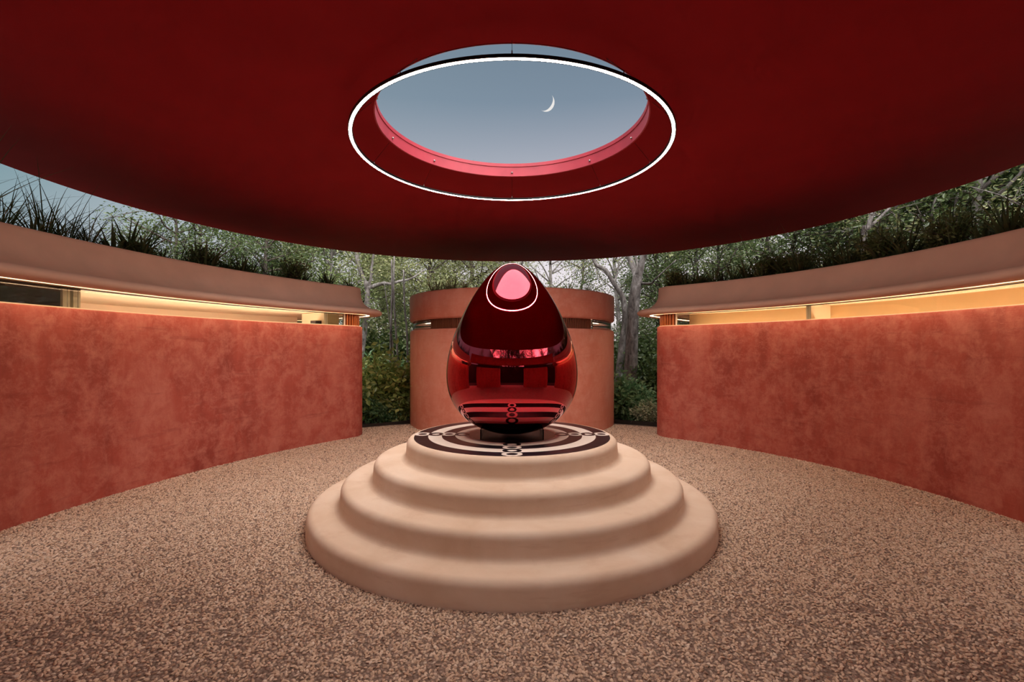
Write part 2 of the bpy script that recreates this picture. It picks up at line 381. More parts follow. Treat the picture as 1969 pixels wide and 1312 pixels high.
# ------------------------------------------------------------------ side pavilions
class Outline:
    """rounded-corner polar rectangle; point(i, o) lies o outside the wall face"""
    def __init__(s, C, R, a0, a1, depth, rc=.42, step=.05):
        s.C, s.R, s.rc = Vector(C), R, rc
        r0, r1 = R + rc, R + depth - rc
        b0, b1 = a0 + rc / R * (1 if a1 > a0 else -1), a1 - rc / R * (1 if a1 > a0 else -1)
        B, Nn = [], []
        def pol(r, a): return Vector((C[0] + r * math.cos(a), C[1] + r * math.sin(a)))
        def rad(a): return Vector((math.cos(a), math.sin(a)))
        tang = lambda a: Vector((-math.sin(a), math.cos(a))) * (1 if a1 > a0 else -1)
        k = int(abs(b1 - b0) * R / step)
        s.n_in = k + 1
        for i in range(k + 1):
            a = b0 + (b1 - b0) * i / k; B.append(pol(r0, a)); Nn.append(-rad(a))
        def corner(p, n0, n1, m=10):
            A0 = math.atan2(n0.y, n0.x); A1 = math.atan2(n1.y, n1.x); d = (A1 - A0 + PI) % (2 * PI) - PI
            for i in range(1, m):
                q = A0 + d * i / m; B.append(p.copy()); Nn.append(Vector((math.cos(q), math.sin(q))))
        corner(pol(r0, b1), -rad(b1), tang(b1))
        k2 = 14
        for i in range(k2 + 1): B.append(pol(r0 + (r1 - r0) * i / k2, b1)); Nn.append(tang(b1))
        corner(pol(r1, b1), tang(b1), rad(b1))
        k = int(abs(b1 - b0) * R / .12)
        for i in range(k + 1):
            a = b1 + (b0 - b1) * i / k; B.append(pol(r1, a)); Nn.append(rad(a))
        corner(pol(r1, b0), rad(b0), -tang(b0))
        for i in range(k2 + 1): B.append(pol(r1 + (r0 - r1) * i / k2, b0)); Nn.append(-tang(b0))
        corner(pol(r0, b0), -tang(b0), -rad(b0))
        s.B, s.N = B, Nn; s.n = len(B)
    def p(s, i, o, z):
        i %= s.n; q = s.B[i] + s.N[i] * (s.rc + o); return (q.x, q.y, z)
    def sweep(s, prof, i0=None, i1=None, closed=True):
        ids = list(range(s.n)) if i0 is None else list(range(i0, i1 + 1))
        V = [s.p(i, o, z) for i in ids for o, z in prof]; k = len(prof); F = []
        m = len(ids); rounds = m if i0 is None else m - 1; kk = k if closed else k - 1
        for i in range(rounds):
            j = (i + 1) % m
            for c in range(kk):
                d = (c + 1) % k; F.append((i * k + c, j * k + c, j * k + d, i * k + d))
        if i0 is not None and closed:
            F.append(tuple(range(k))); F.append(tuple(range((m - 1) * k, m * k))[::-1])
        return V, F
    def cap(s, o, z):
        return [s.p(i, o, z) for i in range(s.n)], [tuple(range(s.n))]
    def slab(s, o, z0, z1):
        V = [s.p(i, o, z0) for i in range(s.n)] + [s.p(i, o, z1) for i in range(s.n)]
        F = [tuple(range(s.n))[::-1], tuple(range(s.n, 2 * s.n))]
        F += [(i, (i + 1) % s.n, s.n + (i + 1) % s.n, s.n + i) for i in range(s.n)]
        return V, F
    def find(s, px, o=0.0):
        """index on the inner face that stands on the sight line of column px"""
        u = (px - 984.5) / FPX
        return min(range(s.n_in + 8), key=lambda i: abs(s.p(i, o, 0)[0] / max(.1, s.p(i, o, 0)[1]) - u) + (10 if s.p(i, o, 0)[1] < .5 else 0))
ZW = 2.0
CORN = [(-.16, 2.60), (-.16, 2.70), (-.145, 2.715), (-.045, 2.715), (-.032, 2.705), (-.028, 2.68), (-.024, 2.60), (-.014, 2.53), (.008, 2.47), (.042, 2.42), (.090, 2.375), (.15, 2.342), (.215, 2.322), (.275, 2.312), (.315, 2.302), (.345, 2.284), (.358, 2.262), (.358, 2.242), (.345, 2.222), (.318, 2.208), (.27, 2.203), (.20, 2.204)]
SOFF = [(.20, 2.204), (.135, 2.206), (.133, 2.226), (.085, 2.226), (.083, 2.208), (-.02, 2.212), (-.30, 2.226), (-.30, 2.25), (.20, 2.25)]

BAND = [(-.30, 2.60), (-.30, 2.68), (-.29, 2.70), (-.27, 2.70), (-.26, 2.68), (-.26, 2.19), (-.27, 2.175), (-.28, 2.17), (-.30, 2.17)]
def pavilion(side, O, sections, lit=True):
    up = side.replace('_', ' ')
    V, F = O.sweep([(0, -.05), (0, ZW - .02), (-.006, ZW - .006), (-.02, ZW), (-.22, ZW), (-.22, -.05)])
    w = mesh('wall_' + side, V, F, M['terracotta']); recalc(w); sharp(w, 40); tag(w, kind='structure')
    V, F = O.sweep(CORN if lit else BAND, closed=False)
    num = {'left': 1, 'right': 2, 'back_left': 3, 'back_right': 4}[side]
    c = mesh('trim_%d' % num, V, F, M['cornice'] if lit else M['terracotta']); recalc(c); tag(c, kind='structure')
    V, F = O.sweep(SOFF if lit else [(-.2, 2.17), (-.30, 2.17), (-.30, 2.25), (-.2, 2.25)]); s = mesh('soffit', V, F, M['soffit'], c); recalc(s); sharp(s, 40)
    V, F = O.slab(-.29, 2.226, 2.26); s = mesh('inner_ceiling', V, F, M['cream'], c, smooth=False); recalc(s)
    V, F = O.slab(-.161, 2.40, 2.655); s = mesh('planter_soil', V, F, M['soil'], c, smooth=False); recalc(s)
    win = empty('window_%d' % num, O.p(O.n_in // 2, -.1, ZW)); tag(win, kind='structure')
    inv = Matrix.Translation(win.location).inverted()
    def add(name, V, F, mat, smooth=True, sh=40):
        V = [tuple(Vector(v) - win.location) for v in V]
        o = mesh(name, V, F, mat, win, smooth); recalc(o)
        if smooth: sharp(o, sh)
        return o
    # sill and head frame run all round
    V, F = O.sweep([(-.04, ZW - .001), (-.04, ZW + .012), (-.13, ZW + .012), (-.13, ZW - .001)]); add('sill', V, F, M['soffit'])
    V, F = O.sweep([(-.065, 2.208), (-.065, 2.218), (-.09, 2.218), (-.09, 2.206)]); add('head_frame', V, F, M['metal'])
    return w, c, win, add

def inner_pane(O, add, i0, i1):
    V, F = O.sweep([(-.072, ZW + .013), (-.072, 2.207), (-.082, 2.207), (-.082, ZW + .013)], i0, i1)
    add('pane', V, F, M['glass'])
def upright(O, add, i, w, o0, o1, mat, name='post'):
    a = Vector(O.p(i, o0, 0)); nn = O.N[i % O.n]; tt = Vector((-nn.y, nn.x))
    V = []
    for z in (ZW + .012, 2.22):
        for o, q in ((o0, -w / 2), (o0, w / 2), (o1, w / 2), (o1, -w / 2)):
            b = O.B[i % O.n] + nn * (O.rc + o) + tt * q; V.append((b.x, b.y, z))
    F = [(0, 1, 2, 3), (4, 7, 6, 5), (0, 4, 5, 1), (1, 5, 6, 2), (2, 6, 7, 3), (3, 7, 4, 0)]
    return add(name, V, F, mat, False)
def strip(name, O, o0, o1, z0, z1, i0, i1, mat, label, group):
    V, F = O.sweep([(o0, z0), (o0, z1), (o1, z1), (o1, z0)], i0, i1)
    o = mesh(name, V, F, mat, smooth=False); recalc(o)
    return tag(o, label, 'light strip', group)

def ang(C, x, y): return math.atan2(y - C[1], x - C[0])
# left pavilion: circle through the foot of the photographed wall
CL, RL = (3.20, 3.78), 7.67
OL = Outline(CL, RL, ang(CL, -4.47, 3.30) % (2 * PI), ang(CL, -2.60, 8.80) % (2 * PI), 2.7)
CR, RRt = (-.53, 4.43), 5.21
OR = Outline(CR, RRt, ang(CR, 4.60, 3.28), ang(CR, 2.53, 8.70), 2.7)
wl, cl, winL, addL = pavilion('left', OL, None)
wr, cr_, winR, addR = pavilion('right', OR, None)

def fit_out(side, O, add, posts, slat_px, gold_from=None, dark_px=None, label_side=''):
    e = O.n_in + 3                                    # a little round the far corner
    s0 = O.find(slat_px, -.07)
    marks = sorted(O.find(p, -.08) for p in posts)
    edges = [0] + marks + [s0]
    for a, b in zip(edges[:-1], edges[1:]): inner_pane(O, add, a, b)
    for m_ in marks: upright(O, add, m_, .07, -.09, -.75, M['cream'], 'partition')
    upright(O, add, s0, .022, -.06, -.10, M['ivory'], 'post')
    # slats of honey wood at the end of the slit
    i = s0 + 1
    k = 0
    while i <= e + 6 and k < 12:
        upright(O, add, i, .026, -.05, -.085, M['honey'], 'slat'); i += 1; k += 1
    V, F = O.sweep([(-.10, ZW), (-.10, 2.22), (-.13, 2.22), (-.13, ZW)], s0, e + 8); add('end_panel', V, F, M['honey'])
    strip('light_strip', O, .088, .130, 2.212, 2.222, 0, O.n_in + 30, M['strip'], 'warm glowing light strip in the soffit groove of the %s cornice' % label_side, None)
fit_out('left', OL, addL, [132, 150, 629], 664, label_side='left')
fit_out('right', OR, addR, [1556], 1298, label_side='right')
# what stands behind the panes
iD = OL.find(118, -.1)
V, F = OL.sweep([(-.10, ZW), (-.10, 2.205), (-.12, 2.205), (-.12, ZW)], 0, iD); addL('dark_panel', V, F, M['darkroom'])  # dark sheet standing in for the shade of the unlit room
def back_panel(O, add, d, i0, i1, mat):
    """a curved inner wall d behind the face, along the pavilion"""
    C = O.C; V = []
    for i in range(i0, i1 + 1):
        q = O.B[i]; r = (q - C).normalized() * (O.R + d)
        for dd in (0, .04):
            r2 = (q - C).normalized() * (O.R + d + dd)
            for z in (1.2, 2.228): V.append((C.x + r2.x, C.y + r2.y, z))
    F = []
    for i in range(i1 - i0):
        a, b = i * 4, i * 4 + 4
        F += [(a, b, b + 1, a + 1), (a + 2, a + 3, b + 3, b + 2), (a + 1, b + 1, b + 3, a + 3), (a, a + 2, b + 2, b)]
    m_ = (i1 - i0) * 4; F += [(0, 1, 3, 2), (m_, m_ + 2, m_ + 3, m_ + 1)]
    return add('inner_wall', V, F, mat)
back_panel(OL, addL, 1.9, iD, OL.n_in - 1, M['cream'])
back_panel(OR, addR, .55, 4, OR.n_in - 3, M['gold'])
iG0, iG1 = OL.find(628, -.1), OL.find(656, -.1)
V, F = OL.sweep([(-.16, ZW), (-.16, 2.222), (-.18, 2.222), (-.18, ZW)], iG0, iG1); addL('gold_panel', V, F, M['gold'])
iB0, iB1 = OL.find(610, -.1), OL.find(627, -.1)
V, F = OL.sweep([(-.16, ZW + .01), (-.16, 2.075), (-.30, 2.075), (-.30, ZW + .01)], iB0, iB1); addL('vent_box', V, F, M['darkroom'])
def room_strip(O, d, i0, i1, label, mat='room'):
    C = O.C; V = []
    for i in range(i0, i1 + 1, 2):
        q = (O.B[i] - C).normalized()
        for dd, z in ((0, 1.84), (.04, 1.84), (.04, 1.87), (0, 1.87)):
            V.append((C.x + q.x * (O.R + d + dd), C.y + q.y * (O.R + d + dd), z))
    m_ = len(V) // 4; F = [(0, 1, 2, 3), tuple(range(4 * m_ - 4, 4 * m_))[::-1]]
    for i in range(m_ - 1):
        for c in range(4): F.append((i * 4 + c, i * 4 + 4 + c, i * 4 + 4 + (c + 1) % 4, i * 4 + (c + 1) % 4))
    o = mesh('room_light', V, F, M[mat], smooth=False); recalc(o); return tag(o, label, 'light strip')
room_strip(OL, .55, iD + 6, OL.n_in - 8, 'warm uplight hidden behind the left wall below its window', 'room_left')
room_strip(OR, .33, 6, OR.n_in - 6, 'warm uplight hidden behind the right wall below its window')

# two unlit pavilions behind the camera, either side of the entrance (they show in the egg)
CB, RB = (0, 4.70), 4.62
for side, s in (('back_left', -1), ('back_right', 1)):
    A0, A1 = -PI / 2 + s * math.radians(18), -PI / 2 + s * math.radians(59)
    OB = Outline(CB, RB, A0, A1, 2.6, .3)
    pavilion(side, OB, None, False)
    V, F = OB.sweep([(-.10, ZW), (-.10, 2.215), (-.14, 2.215), (-.14, ZW)])  # dark sheet in the slit, in place of shade inside
    o = mesh('dark_panel', V, F, M['darkroom'], bpy.data.objects['wall_' + side]); recalc(o)

V, F = lathe([(7.9, -.03), (7.9, 2.75), (8.15, 2.75), (8.15, -.03)], 60, True, -PI / 2 - math.radians(84), -PI / 2 + math.radians(84))  # added dark wall, makes the gaps reflect dark in the egg
o = mesh('wall_back', V, F, M['darkroom'], loc=(0, 4.7, 0)); recalc(o); sharp(o, 40); tag(o, kind='structure')

V, F = lathe([(4.62, 2.30), (4.60, 2.33), (4.60, 2.90), (4.62, 2.93), (4.84, 2.93), (4.84, 2.30)], 64, True, -PI / 2 - math.radians(73), -PI / 2 + math.radians(73))
o = mesh('trim_5', V, F, M['terracotta'], loc=(0, 4.7, 0)); recalc(o); sharp(o, 40); tag(o, kind='structure')
# ------------------------------------------------------------------ round pavilion behind the egg
PC = Vector((0, 10.6, 0)); PR = 2.228
pav = empty('round_pavilion', PC)
tag(pav, 'round terracotta pavilion with slatted slit window standing behind the egg', 'pavilion')
V, F = lathe([(PR, -.05), (PR, 1.94), (PR - .006, 1.957), (PR - .022, 1.967), (PR - .2, 1.967), (PR - .2, -.05)], 128)
o = mesh('lower_wall', V, F, M['pavilion'], pav); recalc(o); sharp(o, 40)
V, F = lathe([(PR - .22, 2.16), (PR - .05, 2.155), (PR - .012, 2.165), (PR + .006, 2.195), (PR + .008, 2.66), (PR - .004, 2.685), (PR - .03, 2.695), (PR - .12, 2.695), (PR - .14, 2.68), (PR - .14, 2.60)], 128)
o = mesh('upper_band', V, F, M['pavilion'], pav); recalc(o); sharp(o, 50)
V, F = lathe([(0, 2.17), (PR - .15, 2.17), (PR - .15, 2.64), (0, 2.64)], 96)
o = mesh('planter_soil', V, F, M['soil'], pav); recalc(o); sharp(o, 30)
V, F = lathe([(1.5, 1.0), (1.5, 2.17), (1.46, 2.17), (1.46, 1.0)], 64); o = mesh('core_wall', V, F, M['cream'], pav); recalc(o); sharp(o, 30)
V, F = lathe([(0, 1.90), (PR - .19, 1.90)], 64); o = mesh('inner_floor', V, F, M['cream'], pav)
V, F = box(-.011, .011, -.0175, .0175, 1.967, 2.16); slatme = mesh_data('slat', V, F, M['wood'], False)
ns = 84
for i in range(ns):
    a = -PI / 2 + math.radians(-45.5 + 89 * i / (ns - 1)); r = PR - .075
    link('slat', slatme, pav, (r * math.cos(a), r * math.sin(a), 0), (0, 0, a + PI / 2))
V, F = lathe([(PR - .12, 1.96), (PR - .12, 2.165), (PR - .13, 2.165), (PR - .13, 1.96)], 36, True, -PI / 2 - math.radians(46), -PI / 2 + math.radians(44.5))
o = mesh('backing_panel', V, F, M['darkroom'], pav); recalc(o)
pv = 7
for s0_, s1_ in ((-46.5, -315.0),):
    for k in range(pv):
        a0 = math.radians(-90 + 45 + (270 * k) / pv + .4); a1 = math.radians(-90 + 45 + (270 * (k + 1)) / pv - .4)
        V, F = lathe([(PR - .06, 1.967), (PR - .06, 2.16), (PR - .072, 2.16), (PR - .072, 1.967)], 12, True, a0, a1)
        o = mesh('pane', V, F, M['glass'], pav); recalc(o)
        F2 = [(0, 1, 2, 3)]

V, F = lathe([(PR - .30, 1.905), (PR - .30, 1.925), (PR - .34, 1.925), (PR - .34, 1.905)], 64, True)  # added glowing ring that brightens the dark panes from inside
o = mesh('room_light', V, F, emit('pavilion_strip_diffuser', (1.0, .86, .70), 5.0), smooth=False, loc=PC); recalc(o)
tag(o, 'soft uplight hidden behind the parapet of the round pavilion window', 'light strip')

# ------------------------------------------------------------------ edging where the gravel meets the garden
for pts, lab in (([(-3.22, 9.45), (-2.90, 9.66), (-2.55, 9.92), (-2.12, 10.25)], 'dark steel garden edging between left wall and round pavilion'),
                 ([(2.12, 10.35), (2.5, 10.15), (2.9, 9.95), (3.2, 9.81)], 'dark steel garden edging between round pavilion and right wall')):
    P = smoothpts([(x, y, 0) for x, y in pts], 6); V = []; F = []
    for p in P:
        for dy, z in ((0, -.05), (0, .055), (.012, .055), (.012, -.05)): V.append((p.x, p.y + dy, z))
    for i in range(len(P) - 1):
        for c in range(4): F.append((i * 4 + c, i * 4 + 4 + c, i * 4 + 4 + (c + 1) % 4, i * 4 + (c + 1) % 4))
    F += [(0, 1, 2, 3), tuple(range(4 * len(P) - 4, 4 * len(P)))[::-1]]
    o = mesh('garden_edging', V, F, M['edging'], smooth=False); recalc(o); tag(o, lab, 'edging')

# ------------------------------------------------------------------ stepped plinth with inlaid top
pl = empty('stepped_plinth', (0, D0, 0))
tag(pl, 'round four-stepped cream plaster plinth with black and ivory inlaid top', 'plinth')
RAD = [1.907, 1.628, 1.342, 1.040]; ZT = [.183, .367, .550, .733]
for k in range(4):
    r, zt = RAD[k], ZT[k]; zb = 0 if k == 0 else ZT[k - 1]
    prof = []
    if k == 0: prof += [(r + .004, -.06), (r, .0)]
    else:
        f = .045                                        # cove at the foot
        prof += [(r + f * (1 - math.sin(q)), zb + f * (1 - math.cos(q))) for q in [PI / 2 * j / 6 for j in range(7)]]
    b = .06                                             # rounded edge
    prof += [(r - .006 - b * (1 - math.cos(q)), zt - b + b * math.sin(q)) for q in [PI / 2 * j / 8 for j in range(9)]]
    rin = RAD[k + 1] + .044 if k < 3 else .0
    prof += [(rin, zt)]
    V, F = lathe(prof, 144)
    mesh('step', V, F, M['plinth'], pl)
EDG = [.967, .829, .698, .566, .435]
zi = .735
INL = []
for k in range(5):
    r1 = EDG[k]; r0 = EDG[k + 1] if k < 4 else 0.0
    mat = M['black'] if k % 2 == 0 else M['ivory']
    prof = [(r1 - .001, zi - .004), (r1 - .001, zi), (r0 + .001 if r0 else 0, zi)]
    V, F = lathe(prof, 128); o = mesh('inlay_ring', V, F, mat, pl); sharp(o, 30); INL.append(o)
for ax in range(4):
    for k in range(4):
        rm = (EDG[k] + EDG[k + 1]) / 2; hw = (EDG[k] - EDG[k + 1]) / 2 + .008
        mat = M['ivory'] if k % 2 == 0 else M['black']
        a = ax * PI / 2; V = []; F = []; m_ = 28
        inner = {0: 4, 1: 3, 2: 2, 3: 4}[k]
        for i in range(m_):
            q = 2 * PI * i / m_; c_, s_ = math.cos(q), math.sin(q)
            ro = hw; ri = hw * .55
            if k == 1: ri *= .92 + .12 * math.cos(3 * q)
            ex = 1.12
            for rr_, z in ((ro, zi - .002), (ro, zi + .0025), (ri, zi + .0025), (ri, zi - .002)):
                V.append((rr_ * c_, rr_ * s_ * ex, z))
        for i in range(m_):
            j = (i + 1) % m_
            for c_ in range(4): F.append((i * 4 + c_, j * 4 + c_, j * 4 + (c_ + 1) % 4, i * 4 + (c_ + 1) % 4))
        o = mesh('chain_link', V, F, mat, INL[k], False); recalc(o)
        o.location = (rm * math.cos(a), rm * math.sin(a), 0); o.rotation_euler = (0, 0, a)

# ------------------------------------------------------------------ egg on its glass stand
ZB, ZE = .747, 2.458
zm, hh = (ZB + ZE) / 2, (ZE - ZB) / 2
prof = []
for i in range(97):
    th = PI * i / 96; tt = -math.cos(th)
    prof.append((math.sin(th) * (.618 - .222 * tt + .012 * tt * tt), zm + hh * tt))
V, F = lathe(prof, 160)
egg = mesh('egg_sculpture', V, F, M['egg'], loc=(0, D0, 0)); recalc(egg)
tag(egg, 'giant red mirror-polished egg sculpture on the stepped plinth', 'sculpture')
st = empty('glass_stand', (0, D0, zi)); tag(st, 'low square of clear glass plates cradling the base of the red egg', 'stand')
for k in range(4):
    V, F = box(-.30, .30, .290, .300, .003, .095)
    o = mesh('glass_plate', V, F, M['block_glass'], st, False); o.rotation_euler = (0, 0, k * PI / 2)

# ------------------------------------------------------------------ suspended ring lamp
LR, LZ = 1.54, 3.572
lamp = empty('ring_lamp', (0, D0, LZ)); tag(lamp, 'large glowing ring lamp hung on thin cables below the skylight', 'lamp')
V, F = lathe([(LR - .022, .0), (LR - .022, .022), (LR + .022, .022), (LR + .022, .0), (LR + .019, -.002), (LR + .0165, -.002), (LR + .0165, -.0005), (LR - .0165, -.0005), (LR - .0165, -.002), (LR - .019, -.002)], 192, True)
o = mesh('ring_channel', V, F, M['metal'], lamp); recalc(o); sharp(o, 30)
V, F = lathe([(LR - .0125, -.0012), (LR + .0125, -.0012)], 192)
o = mesh('ring_diffuser', V, F, M['ring'], lamp)
for d in CABLES:
    a = math.radians(d); x, y = math.sin(a), math.cos(a)
    V, F = tube([(x * LR, y * LR, .02), (x * LR, y * LR, .055)], [.006, .004], 6); gp = (V, F)
    V, F = tube([(x * LR, y * LR, .05), (x * (HR - .02), y * (HR - .02), ZC + .045 - LZ)], [.0016, .0016], 5); cb = mesh('cable', V, F, M['metal'], lamp); mesh('cable_grip', gp[0], gp[1], M['steel'], cb)

# ------------------------------------------------------------------ crescent moon
MD = 600.0; mc = at(1050.3, 197.2, MD); mr_ = 15.0 / FPX * MD * 1.06
fwd = (mc - Vector((0, 0, EYE))).normalized(); rgt = fwd.cross(Vector((0, 0, 1))).normalized(); upv = rgt.cross(fwd)
bd = (rgt * .78 - upv * .62).normalized(); ad = (rgt * .62 + upv * .78).normalized()
V, F = [], []; nu, nw = 28, 6
for side in (1, .80):
    for i in range(nu + 1):
        v_ = -PI / 2 + PI * i / nu
        for j in range(nw + 1):
            kf = .66 + .34 * j / nw
            a_, b_ = mr_ * math.sin(v_), mr_ * math.cos(v_) * kf
            d_ = math.sqrt(max(0, mr_ ** 2 - a_ ** 2 - b_ ** 2)) * side
            V.append(tuple(ad * a_ + bd * b_ - fwd * d_))
q_ = (nu + 1) * (nw + 1)
for sidx in (0, 1):
    for i in range(nu):
        for j in range(nw):
            a_ = sidx * q_ + i * (nw + 1) + j; F.append((a_, a_ + 1, a_ + nw + 2, a_ + nw + 1))
o = mesh('moon', V, F, M['moon'], loc=mc); tag(o, 'thin white crescent moon in the evening sky', 'moon')

# ------------------------------------------------------------------ plants
def leaf_cloud(centers, n_each, spread, size, aspect=.42, flat=.0, droop=.15):
    """folded diamond leaves scattered round each centre; returns verts, faces"""
    C = np.repeat(np.asarray(centers, float), n_each, axis=0); m = len(C)
    off = rng.normal(size=(m, 3)) * np.asarray(spread); P = C + off
    d = rng.normal(size=(m, 3)); d[:, 2] = d[:, 2] * .6 - droop; d += off * .9 / max(1e-6, np.mean(spread)) * .5
    d /= np.linalg.norm(d, axis=1)[:, None]
    u = rng.normal(size=(m, 3)); u[:, 2] += flat; s = np.cross(d, u); s /= np.linalg.norm(s, axis=1)[:, None]
    nrm = np.cross(s, d)
    L = size * rng.uniform(.65, 1.35, m)[:, None]; Wd = L * aspect
    a = P; b = P + d * L * .45 + s * Wd * .5 + nrm * L * .06; c = P + d * L; e = P + d * L * .45 - s * Wd * .5 + nrm * L * .06
    V = np.stack([a, b, c, e], 1).reshape(-1, 3); i = np.arange(m) * 4
    return V, np.concatenate([np.stack([i, i + 1, i + 2], 1), np.stack([i, i + 2, i + 3], 1)])
def branchy(seed, height, trunk_r, n_br, br_len, lowest, lean=(0, 0), wob=.12):
    """trunk and branches; returns tube parts and the points where leaves grow"""
    r = random.Random(seed); parts = []; tips = []
    pts = [Vector((lean[0] * t_ * height + r.uniform(-wob, wob) * (1 if 0 < t_ else 0), lean[1] * t_ * height + r.uniform(-wob, wob) * (1 if 0 < t_ else 0), t_ * height)) for t_ in (0, .2, .4, .6, .8, 1)]
    sp = smoothpts(pts, 4); parts.append(tube(sp, [trunk_r * (1 - .8 * i / (len(sp) - 1)) + .008 for i in range(len(sp))], 8))
    for k in range(n_br):
        f = lowest + (1 - lowest) * (k + r.random()) / n_br
        b = sp[min(len(sp) - 1, int(f * (len(sp) - 1)))]
        az = r.uniform(0, 2 * PI); el = r.uniform(.05, .9); ln = br_len * r.uniform(.55, 1.15) * (1.15 - .55 * f)
        d = Vector((math.cos(az) * math.cos(el), math.sin(az) * math.cos(el), math.sin(el)))
        q = [b, b + d * ln * .35 + Vector((r.uniform(-.1, .1), r.uniform(-.1, .1), .05)), b + d * ln * .7 + Vector((r.uniform(-.15, .15), r.uniform(-.15, .15), .1)), b + d * ln + Vector((r.uniform(-.2, .2), r.uniform(-.2, .2), .02))]
        qs = smoothpts(q, 3); parts.append(tube(qs, [max(.006, trunk_r * .34 * (1 - .85 * i / (len(qs) - 1))) for i in range(len(qs))], 5, False))
        for i in range(3, len(qs)): tips.append(qs[i])
        for _ in range(3):
            i = r.randrange(3, len(qs)); e = qs[i] + Vector((r.uniform(-.5, .5), r.uniform(-.5, .5), r.uniform(-.15, .45)))
            parts.append(tube([qs[i], (qs[i] + e) / 2 + Vector((0, 0, .04)), e], [.010, .007, .004], 4, False)); tips += [e, (qs[i] + e) / 2]
    return parts, tips
def make_tree(seed, height, trunk_r, n_br, br_len, lowest, leafmat_, bark, n_leaf, size, spread=(.22, .22, .16), lean=(0, 0)):
    parts, tips = branchy(seed, height, trunk_r, n_br, br_len, lowest, lean)
    V, F = join(parts); tm = mesh_data('trunk', V, F, bark)
    V, F = leaf_cloud([tuple(p) for p in tips], n_leaf, spread, size); fm = mesh_data('foliage', V, F, leafmat_, False)
    return tm, fm
def plant_tree(name, data, loc, rz, s, label, group=None, cat='tree'):
    e = empty(name, loc, None, rz); e.scale = (s[0], s[0], s[1]) if hasattr(s, '__len__') else (s,) * 3
    link('trunk', data[0], e); link('foliage', data[1], e)
    return tag(e, label, cat, group)

T_dense = make_tree(11, 6.5, .10, 46, 2.0, .10, M['leaf_olive'], M['bark_dark'], 30, .085)
T_mid = make_tree(12, 6.0, .09, 42, 1.8, .08, M['leaf_mid'], M['bark_pale'], 28, .080)
T_dark = make_tree(13, 6.2, .11, 46, 1.9, .10, M['leaf_dark'], M['bark_dark'], 28, .085)
T_airy = make_tree(14, 5.0, .07, 30, 1.6, .30, M['leaf_dark'], M['bark_dark'], 14, .075, (.16, .16, .13))  # leaves darkened: silhouette shade of the side trees put into the colour
T_sparse = make_tree(15, 6.5, .09, 30, 2.1, .25, M['leaf_olive'], M['bark_pale'], 10, .070, (.18, .18, .14))
KIND = {'dense': T_dense, 'mid': T_mid, 'dark': T_dark, 'airy': T_airy, 'sparse': T_sparse}
LOOK = {'dense': 'full olive green tree', 'mid': 'mid green leafy tree', 'dark': 'dark green dense tree', 'airy': 'airy fine leaved tree', 'sparse': 'sparse tree with pale branches'}
ORD = 'leftmost second third fourth fifth sixth seventh eighth ninth tenth eleventh twelfth thirteenth fourteenth fifteenth sixteenth seventeenth'.split()
def row_of_trees(lst, where, group):
    lst = sorted(lst, key=lambda q: q[1])
    for i, (kind, px, Y, s) in enumerate(lst):
        order = 'leftmost there' if i == 0 else ('rightmost there' if i == len(lst) - 1 else ORD[i] + ' from the left')
        tree_at(kind, px, Y, s, '%s %s, %s' % (LOOK[kind], where, order), group)
def tree_at(kind, px, Y, s, label, group, name='tree'):
    u = (px - 984.5) / FPX
    while math.hypot(u * Y, Y - RC) < RR + .2 + 1.75 * s: Y += .1          # keep the crown clear of the roof
    plant_tree(name, KIND[kind], (u * Y, Y, -.03), random.uniform(0, 6.28), s * (1 + .02 * max(0, min(Y, 14) - 10) * (px > 1300 or px < 600)), label, group)
# behind the round pavilion and through the two gaps
row_of_trees([('dense', 700, 15.5, 1.05), ('mid', 765, 18, 1.1), ('dense', 830, 15, 1.0), ('dense', 905, 17.5, 1.15), ('sparse', 985, 15.5, 1.0), ('dense', 870, 21, 1.15), ('mid', 960, 21, 1.1), ('dense', 740, 22, 1.15)], 'behind the egg and left gap', 'woodland trees left of the egg')
row_of_trees([('sparse', 1055, 16.5, 1.0), ('airy', 1120, 19, 1.2), ('sparse', 1180, 16, 1.0), ('dark', 1262, 14.5, .95), ('dark', 1225, 19, .8), ('mid', 1290, 17, 1.0)], 'between egg and right wall', 'woodland trees right of the egg')
# beyond the left roof
row_of_trees([('mid', 640, 13.5, .95), ('dense', 575, 15.5, .85), ('dark', 505, 12.5, .86), ('mid', 540, 13.5, .72), ('airy', 440, 12, .86), ('airy', 385, 11, .88), ('dark', 420, 14.5, .60), ('airy', 335, 10.8, .98), ('dark', 360, 14, .62), ('dark', 290, 12, .62), ('dark', 225, 11.8, .56), ('airy', 185, 11, .60), ('airy', 262, 10.8, .82)], 'beyond the left roof', 'trees beyond the left roof')
# beyond the right roof
row_of_trees([('mid', 1335, 14, .92), ('airy', 1385, 12.5, 1.0), ('dense', 1420, 16, .85), ('airy', 1470, 12, 1.1), ('airy', 1530, 11, 1.2), ('airy', 1595, 11, 1.2), ('mid', 1600, 15, .95), ('dark', 1690, 11, 1.0), ('airy', 1650, 9.3, 1.25), ('airy', 1730, 9.0, 1.3), ('sparse', 1715, 8.4, 1.1), ('dark', 1835, 9.4, 1.1), ('airy', 1800, 8.2, 1.3), ('dark', 1940, 9.0, 1.2), ('sparse', 1890, 8.0, 1.1), ('dark', 2040, 8.2, 1.2)], 'behind the right roof', 'trees beyond the right roof')
UNITS = 'zeroth first second third fourth fifth sixth seventh eighth ninth tenth eleventh twelfth thirteenth fourteenth fifteenth sixteenth seventeenth eighteenth nineteenth'.split()
